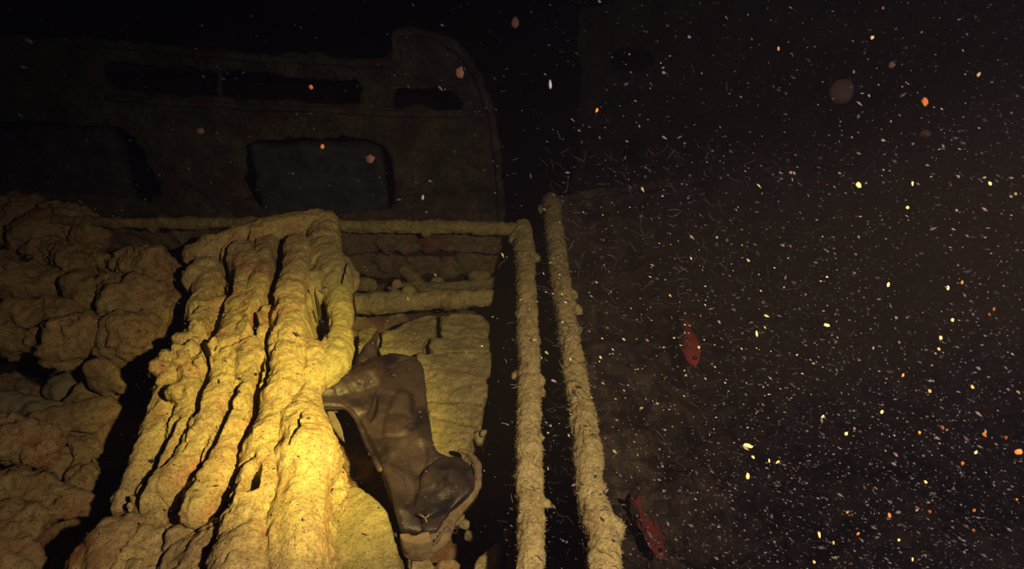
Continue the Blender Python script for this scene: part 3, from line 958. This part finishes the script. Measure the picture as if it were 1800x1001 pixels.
for k, (px, py, r, h) in enumerate([(528, 690, 9, .475)]):
    bm = bmesh.new()
    c, t = U(px, py, h)
    ell_into(bm, c, (r * t / F, r * t / F, r * t / F))
    obj('nose_knob', solid(bm, .003, 1, [(.002, .02)], seed=150), M_RUBBER, boot)
# a crumb of pale silt on the toe
bm = bmesh.new()
for (x1, y1), (x2, y2) in (((738, 905), (747, 911)), ((747, 911), (752, 908)), ((747, 911), (750, 918)), ((752, 908), (755, 905))):
    a1, t = U(x1, y1, .415)
    a2, _ = U(x2, y2, .412)
    tube_into(bm, [a1, a2], [1.5 * t / F] * 2, 6)
obj('silt_patch', bm, M_SOLE, toe)['label'] = 'pale silt crumb on the toe'


# ================================================================== FISH
def fish(label, head, tail, h, width, seed):
    a, t = U(*head, h)
    b, _ = U(*tail, h)
    a, b = Vector(a), Vector(b)
    d = (a - b)
    Lg = d.length
    th = thing('red_fish', label, 'fish', tuple((a + b) / 2 - Vector((0, 0, .03))), 'red fish hovering over the right bed')
    fx = d.normalized()
    # flank faces the camera: body height lies across the view
    view = Vector((a + b) / 2 - cam.location).normalized()
    up = fx.cross(view).normalized()
    side = fx.cross(up).normalized()
    wv = width * t / F
    prof = [(0, .10), (.06, .42), (.15, .74), (.28, .97), (.42, 1.0), (.56, .88), (.7, .62), (.82, .36), (.9, .26), (1.0, .24)]
    bm = bmesh.new()
    rings = []
    for s, r in prof:
        c = a - fx * Lg * .80 * s
        ring = []
        for k in range(16):
            an = 2 * math.pi * k / 16
            ring.append(bm.verts.new(c + up * math.cos(an) * r * wv / 2 + side * math.sin(an) * r * wv / 2 * .55))
        rings.append(ring)
    for i in range(len(rings) - 1):
        for k in range(16):
            bm.faces.new((rings[i][k], rings[i][(k + 1) % 16], rings[i + 1][(k + 1) % 16], rings[i + 1][k]))
    bm.faces.new(rings[0])
    bm.faces.new(rings[-1][::-1])
    body = o = obj('body', bm, M_FISH if seed == 1 else M_FISHDIM, th)
    m = o.modifiers.new('sub', 'SUBSURF')
    m.levels = m.render_levels = 2

    def fin(name, pts, thick=.0016, mat=M_FIN):
        bm = bmesh.new()
        w_ = [a - fx * Lg * s + up * u * wv + side * z * wv for s, u, z in pts]
        n = [side * thick, -side * thick]
        f = [bm.verts.new(p + n[0]) for p in w_]
        g = [bm.verts.new(p + n[1]) for p in w_]
        bm.faces.new(f)
        bm.faces.new(g[::-1])
        for k in range(len(f)):
            bm.faces.new((f[k], g[k], g[(k + 1) % len(f)], f[(k + 1) % len(f)]))
        o = obj(name, bm, mat, th)
        return o
    fin('tail_fin', [(.74, .10, 0), (.88, .34, 0), (1.0, .44, 0), (.95, .12, 0), (.92, 0, 0), (.95, -.12, 0), (1.0, -.44, 0), (.88, -.34, 0), (.74, -.10, 0)])
    fin('dorsal_fin', [(.2, .42, 0), (.26, .56, 0), (.4, .58, 0), (.55, .50, 0), (.66, .30, 0), (.5, .36, 0), (.35, .44, 0)])
    fin('anal_fin', [(.45, -.42, 0), (.52, -.54, 0), (.62, -.46, 0), (.66, -.28, 0)])
    sg = -1 if side.dot(view) > 0 else 1
    fin('pectoral_fin', [(.24, -.05, .27 * sg), (.36, -.22, .36 * sg), (.42, -.12, .36 * sg), (.30, .02, .30 * sg)], mat=M_PALE)
    bm = bmesh.new()
    e = a - fx * Lg * .10 + up * wv * .10 + side * sg * wv * .16
    ell_into(bm, e, (wv * .12,) * 3)
    eye = obj('eye', bm, M_EYE, body)
    return th


fish('bright red fish pointing head down over the right bed, upper of two', (1221, 646), (1202, 545), .22, 33, 1)
fish('darker red fish pointing head down beside the right rail, lower of two', (1165, 984), (1112, 868), .10, 32, 2)

# ================================================================== DRIFTING MATTER
def fleck_into(V, Fc, c, a, b, d):
    """a small six-pointed crystal: half axes a, b, d"""
    n = len(V)
    V += [tuple(c + a), tuple(c - a), tuple(c + b), tuple(c - b), tuple(c + d), tuple(c - d)]
    for i, j, k in ((0, 2, 4), (2, 1, 4), (1, 3, 4), (3, 0, 4), (2, 0, 5), (1, 2, 5), (3, 1, 5), (0, 3, 5)):
        Fc.append((n + i, n + j, n + k))


def floats(name, label, cat, n, seed, mat, smin, smax, elong, dens, dmin=.3, dmax=1.25):
    rs = np.random.RandomState(seed)
    V, Fc = [], []
    k = 0
    while k < n:
        px, py = rs.uniform(-60, 1860), rs.uniform(-30, 1030)
        if rs.rand() > dens(px, py):
            continue
        t = rs.uniform(dmin, dmax)
        c = D(px, py, t)
        if c[2] < .62:
            t = rs.uniform(dmin, .75)
            c = D(px, py, t)
            if c[2] < .62 and px < 1080:
                continue
        s = (smin + (smax - smin) * rs.rand() ** 3) * t / F
        ax = np.array([1, -.2, -.35]) + rs.normal(0, .45, 3)     # drifting mostly one way
        ax /= np.linalg.norm(ax)
        b = np.cross(ax, rs.normal(0, 1, 3))
        b /= np.linalg.norm(b)
        d = np.cross(ax, b)
        e = 1 + rs.rand() * elong
        fleck_into(V, Fc, c, ax * s * e, b * s, d * s * .8)
        k += 1
    me = bpy.data.meshes.new(name)
    me.from_pydata(V, [], Fc)
    me.update()
    o = obj(name, me, mat)
    return tag(o, label, cat, kind='stuff')


def dens_r(px, py):
    a = np.clip((px - 850) / 900, 0, 1) ** 1.2
    b = .25 + .75 * np.clip((py - 100) / 600, 0, 1)
    return a * b + .0 + .03


def dens_all(px, py):
    return .25 + .75 * np.clip((px - 860) / 300, 0, 1)


floats('silt_flecks', 'pale fine silt flecks drifting in the torch light on the right', 'silt flecks', 900, 1, M_SNOW, .5, 1.5, 2.0, dens_r, .5, 1.3)
floats('grey_flecks', 'greyish fine silt flecks crowding the water on the right', 'silt flecks', 6000, 6, M_SNOWMID, .5, 1.9, 2.2, dens_r, .45, 1.3)
floats('brown_flecks', 'dim brown specks hanging in the dark water on the right', 'silt flecks', 3200, 2, M_SNOWDIM, 1.2, 4.2, 1.5, dens_r, .4, 1.3)
floats('faint_flecks', 'sparse tiny flecks drifting over the whole view', 'silt flecks', 420, 3, M_SNOWDIM, .7, 2.8, 3.0, dens_all, .4, 1.3)
floats('orange_flecks', 'fine orange specks scattered in the water on the right', 'silt flecks', 90, 4, M_ORANGE, .6, 1.4, 1.5, dens_r, .5, 1.2)

# fibres: fine curved threads
rs = np.random.RandomState(9)


def threads(name, label, n, seed, mat, lo, hi, rpx, x0, x1, y0, y1, dlo, dhi):
    rs = np.random.RandomState(seed)
    bm = bmesh.new()
    for k in range(n):
        px, py = rs.uniform(x0, x1), rs.uniform(y0, y1)
        t = rs.uniform(dlo, dhi)
        c = D(px, py, t)
        if c[2] < .2:
            t = (CAMZ - .2) / (CAMZ - c[2]) * t
            c = D(px, py, t)
        Lg = rs.uniform(lo, hi) * t / F
        ang = rs.normal(-.4, .8)
        u = np.array([math.cos(ang), .3 * math.sin(ang), math.sin(ang)])
        v_ = np.cross(u, rs.normal(0, 1, 3))
        v_ /= np.linalg.norm(v_)
        cv = rs.uniform(-.3, .3)
        pts = [c + u * Lg * (s - .5) + v_ * cv * Lg * (1 - (2 * s - 1) ** 2) for s in np.linspace(0, 1, 6)]
        r = rpx * t / F
        rings = []
        for i, q_ in enumerate(pts):
            e = v_
            g = np.cross(u, v_)
            rr = r * (.5 if i in (0, 5) else 1)
            rings.append([bm.verts.new(q_ + (e * math.cos(a_) + g * math.sin(a_)) * rr) for a_ in (0, 2.094, 4.189)])
        for i in range(5):
            for j in range(3):
                bm.faces.new((rings[i][j], rings[i][(j + 1) % 3], rings[i + 1][(j + 1) % 3], rings[i + 1][j]))
        bm.faces.new(rings[0])
        bm.faces.new(rings[-1][::-1])
    return tag(obj(name, bm, mat), label, 'fibres', kind='stuff')


threads('fine_fibres', 'fine curved brown fibres drifting over the right truck bed', 1500, 11, M_SNOWDIM, 8, 28, .7, 960, 1560, 260, 1001, .9, 1.7)
threads('pale_fibres', 'short pale curved threads scattered over the middle and right', 170, 12, M_SNOWMID, 6, 22, .65, 880, 1500, 100, 1001, .8, 1.4)

# flecks large enough to tell apart
def flake(px, py, lx, ly, ang, mat, label, t=.62, group=None):
    c = D(px, py, t)
    k = t / F
    R = Vector((1, 0, 0))
    Up = Vector((0, math.sin(PITCH), math.cos(PITCH)))
    Fw = R.cross(Up)
    a_ = math.radians(ang)
    u = R * math.cos(a_) + Up * math.sin(a_)
    v_ = -R * math.sin(a_) + Up * math.cos(a_)
    bm = bmesh.new()
    rr = random.Random(int(px * 7 + py))
    m = Matrix.Translation(Vector(c))
    bmesh.ops.create_icosphere(bm, subdivisions=2, radius=1)
    for v in bm.verts:
        q_ = v.co * (1 + rr.uniform(-.22, .22))
        v.co = u * q_.x * lx * k + v_ * q_.y * ly * k + Fw * q_.z * min(lx, ly) * k * .7
    me = bpy.data.meshes.new('drifting_flake')
    bmesh.ops.recalc_face_normals(bm, faces=bm.faces)
    bm.to_mesh(me)
    bm.free()
    o = obj('drifting_flake', me, mat)
    o.location = c
    tag(o, label, 'flake', group)
    return o


flake(1314, 784, 9, 4, -12, M_YELLOW, 'largest bright yellow flake, drifting right of the two rails')
flake(1323, 804, 4, 2.5, -50, M_YELLOW, 'small yellow flake just below the largest bright one')
flake(1314, 838, 3.5, 6, 5, M_YELLOW, 'yellow flake some way below the largest bright one')
flake(1352, 811, 1.6, 3.8, 10, M_YELLOW, 'thin upright flake right of the largest bright one')
flake(1367, 813, 4, 2.2, 35, M_YELLOW, 'slanted flake, second to the right of the largest one')
flake(1330, 587, 2.2, 5.5, 5, M_YELLOW, 'upright yellow flake level with the upper red fish')
flake(1453, 572, 6, 3, -10, M_YELLOW, 'oval yellow flake right of the upright one, above centre right')
flake(1440, 941, 2.6, 6.5, 15, M_YELLOW, 'bright upright flake near the bottom right')
flake(1509, 326, 4.5, 6, 30, M_YELLOW, 'round pale yellow flake in the upper right darkness')
flake(1625, 179, 5.5, 8, 10, M_ORANGE, 'upright orange flake high on the right')
flake(1567, 114, 6, 6, 0, M_BLOB, 'round brown flake high on the right, above the orange one')
flake(1480, 162, 22, 22, 0, M_BLOB, 'large dim round blob of silt high on the right', t=.9)
flake(1626, 236, 11, 7, 10, M_BLOB, 'angular brown flake under the orange one', t=.8)
flake(546, 153, 4.5, 4, -40, M_ORANGE, 'orange speck in front of the long cab window')
flake(566, 258, 4.5, 4.5, 0, M_ORANGE, 'small orange speck below the long cab window', t=.7)
flake(650, 279, 9, 8, 0, M_BLOB, 'round brown speck in front of the cab seat')
flake(351, 231, 8, 6, 0, M_BLOB, 'dim brown speck on the left of the cab wall')
flake(808, 128, 8, 11, 0, M_BLOB, 'dim upright speck beside the cab corner')
flake(50, 72, 9, 4, -25, M_BLOB, 'slanted dim flake near the top left corner')
flake(967, 148, 3, 8, 5, M_SNOW, 'pale upright flake in the dark gap between the cabs')
flake(905, 40, 7, 10, 0, M_BLOB, 'dim blob at the top between the cabs', t=.8)
flake(1368, 86, 2.5, 4, 0, M_ORANGE, 'small orange flake high right of the gap')
flake(1533, 66, 4, 3, 40, M_YELLOW, 'small yellow flake near the top, right of centre')
flake(1049, 194, 2.5, 4, -20, M_ORANGE, 'small orange flake left of the dark cab hole')
flake(1720, 131, 3, 5, -30, M_YELLOW, 'yellow flake at the upper right edge area')
flake(1730, 765, 5, 3, -40, M_ORANGE, 'orange flake near the lower right edge')
flake(1790, 795, 7, 5, 10, M_ORANGE, 'orange flake at the right edge of the photo', t=.5)
flake(743, 347, 2.5, 5, 0, M_SNOW, 'pale upright speck on the cab wall right of the seat', t=.8)
ORG = 'small orange flakes drifting in the water on the right'
YEL = 'small yellow flakes drifting in the water on the right'
for px, py, kind in [(1561, 501, 0), (1666, 507, 0), (1691, 497, 1), (1747, 544, 1), (1739, 553, 1), (1674, 563, 0), (1653, 594, 0), (1650, 614, 0), (1587, 660, 1), (1634, 688, 0), (1709, 681, 0), (1657, 753, 1), (1616, 761, 1), (1732, 760, 0), (1768, 770, 1),
                     (1692, 815, 1), (1715, 796, 0), (1550, 725, 0), (1487, 763, 0), (1446, 733, 0), (1627, 848, 0), (1612, 897, 0), (1634, 900, 1), (1712, 898, 1), (1711, 933, 1), (1787, 879, 1), (1604, 984, 0), (1489, 901, 1), (1508, 939, 1), (1563, 907, 1), (1431, 989, 0),
                     (1604, 323, 0), (1595, 365, 0), (1785, 341, 0), (1740, 323, 0), (1790, 690, 0), (1580, 950, 0), (1465, 955, 0)]:
    rr = random.Random(px)
    flake(px, py, 2.0 + rr.random() * 1.2, 2.6 + rr.random() * 2.0, rr.uniform(-50, 50), M_ORANGE if kind else M_YELLOW,
          'small orange flake among many drifting on the right' if kind else 'small yellow flake among many drifting on the right', rr.uniform(.5, .75), ORG if kind else YEL)
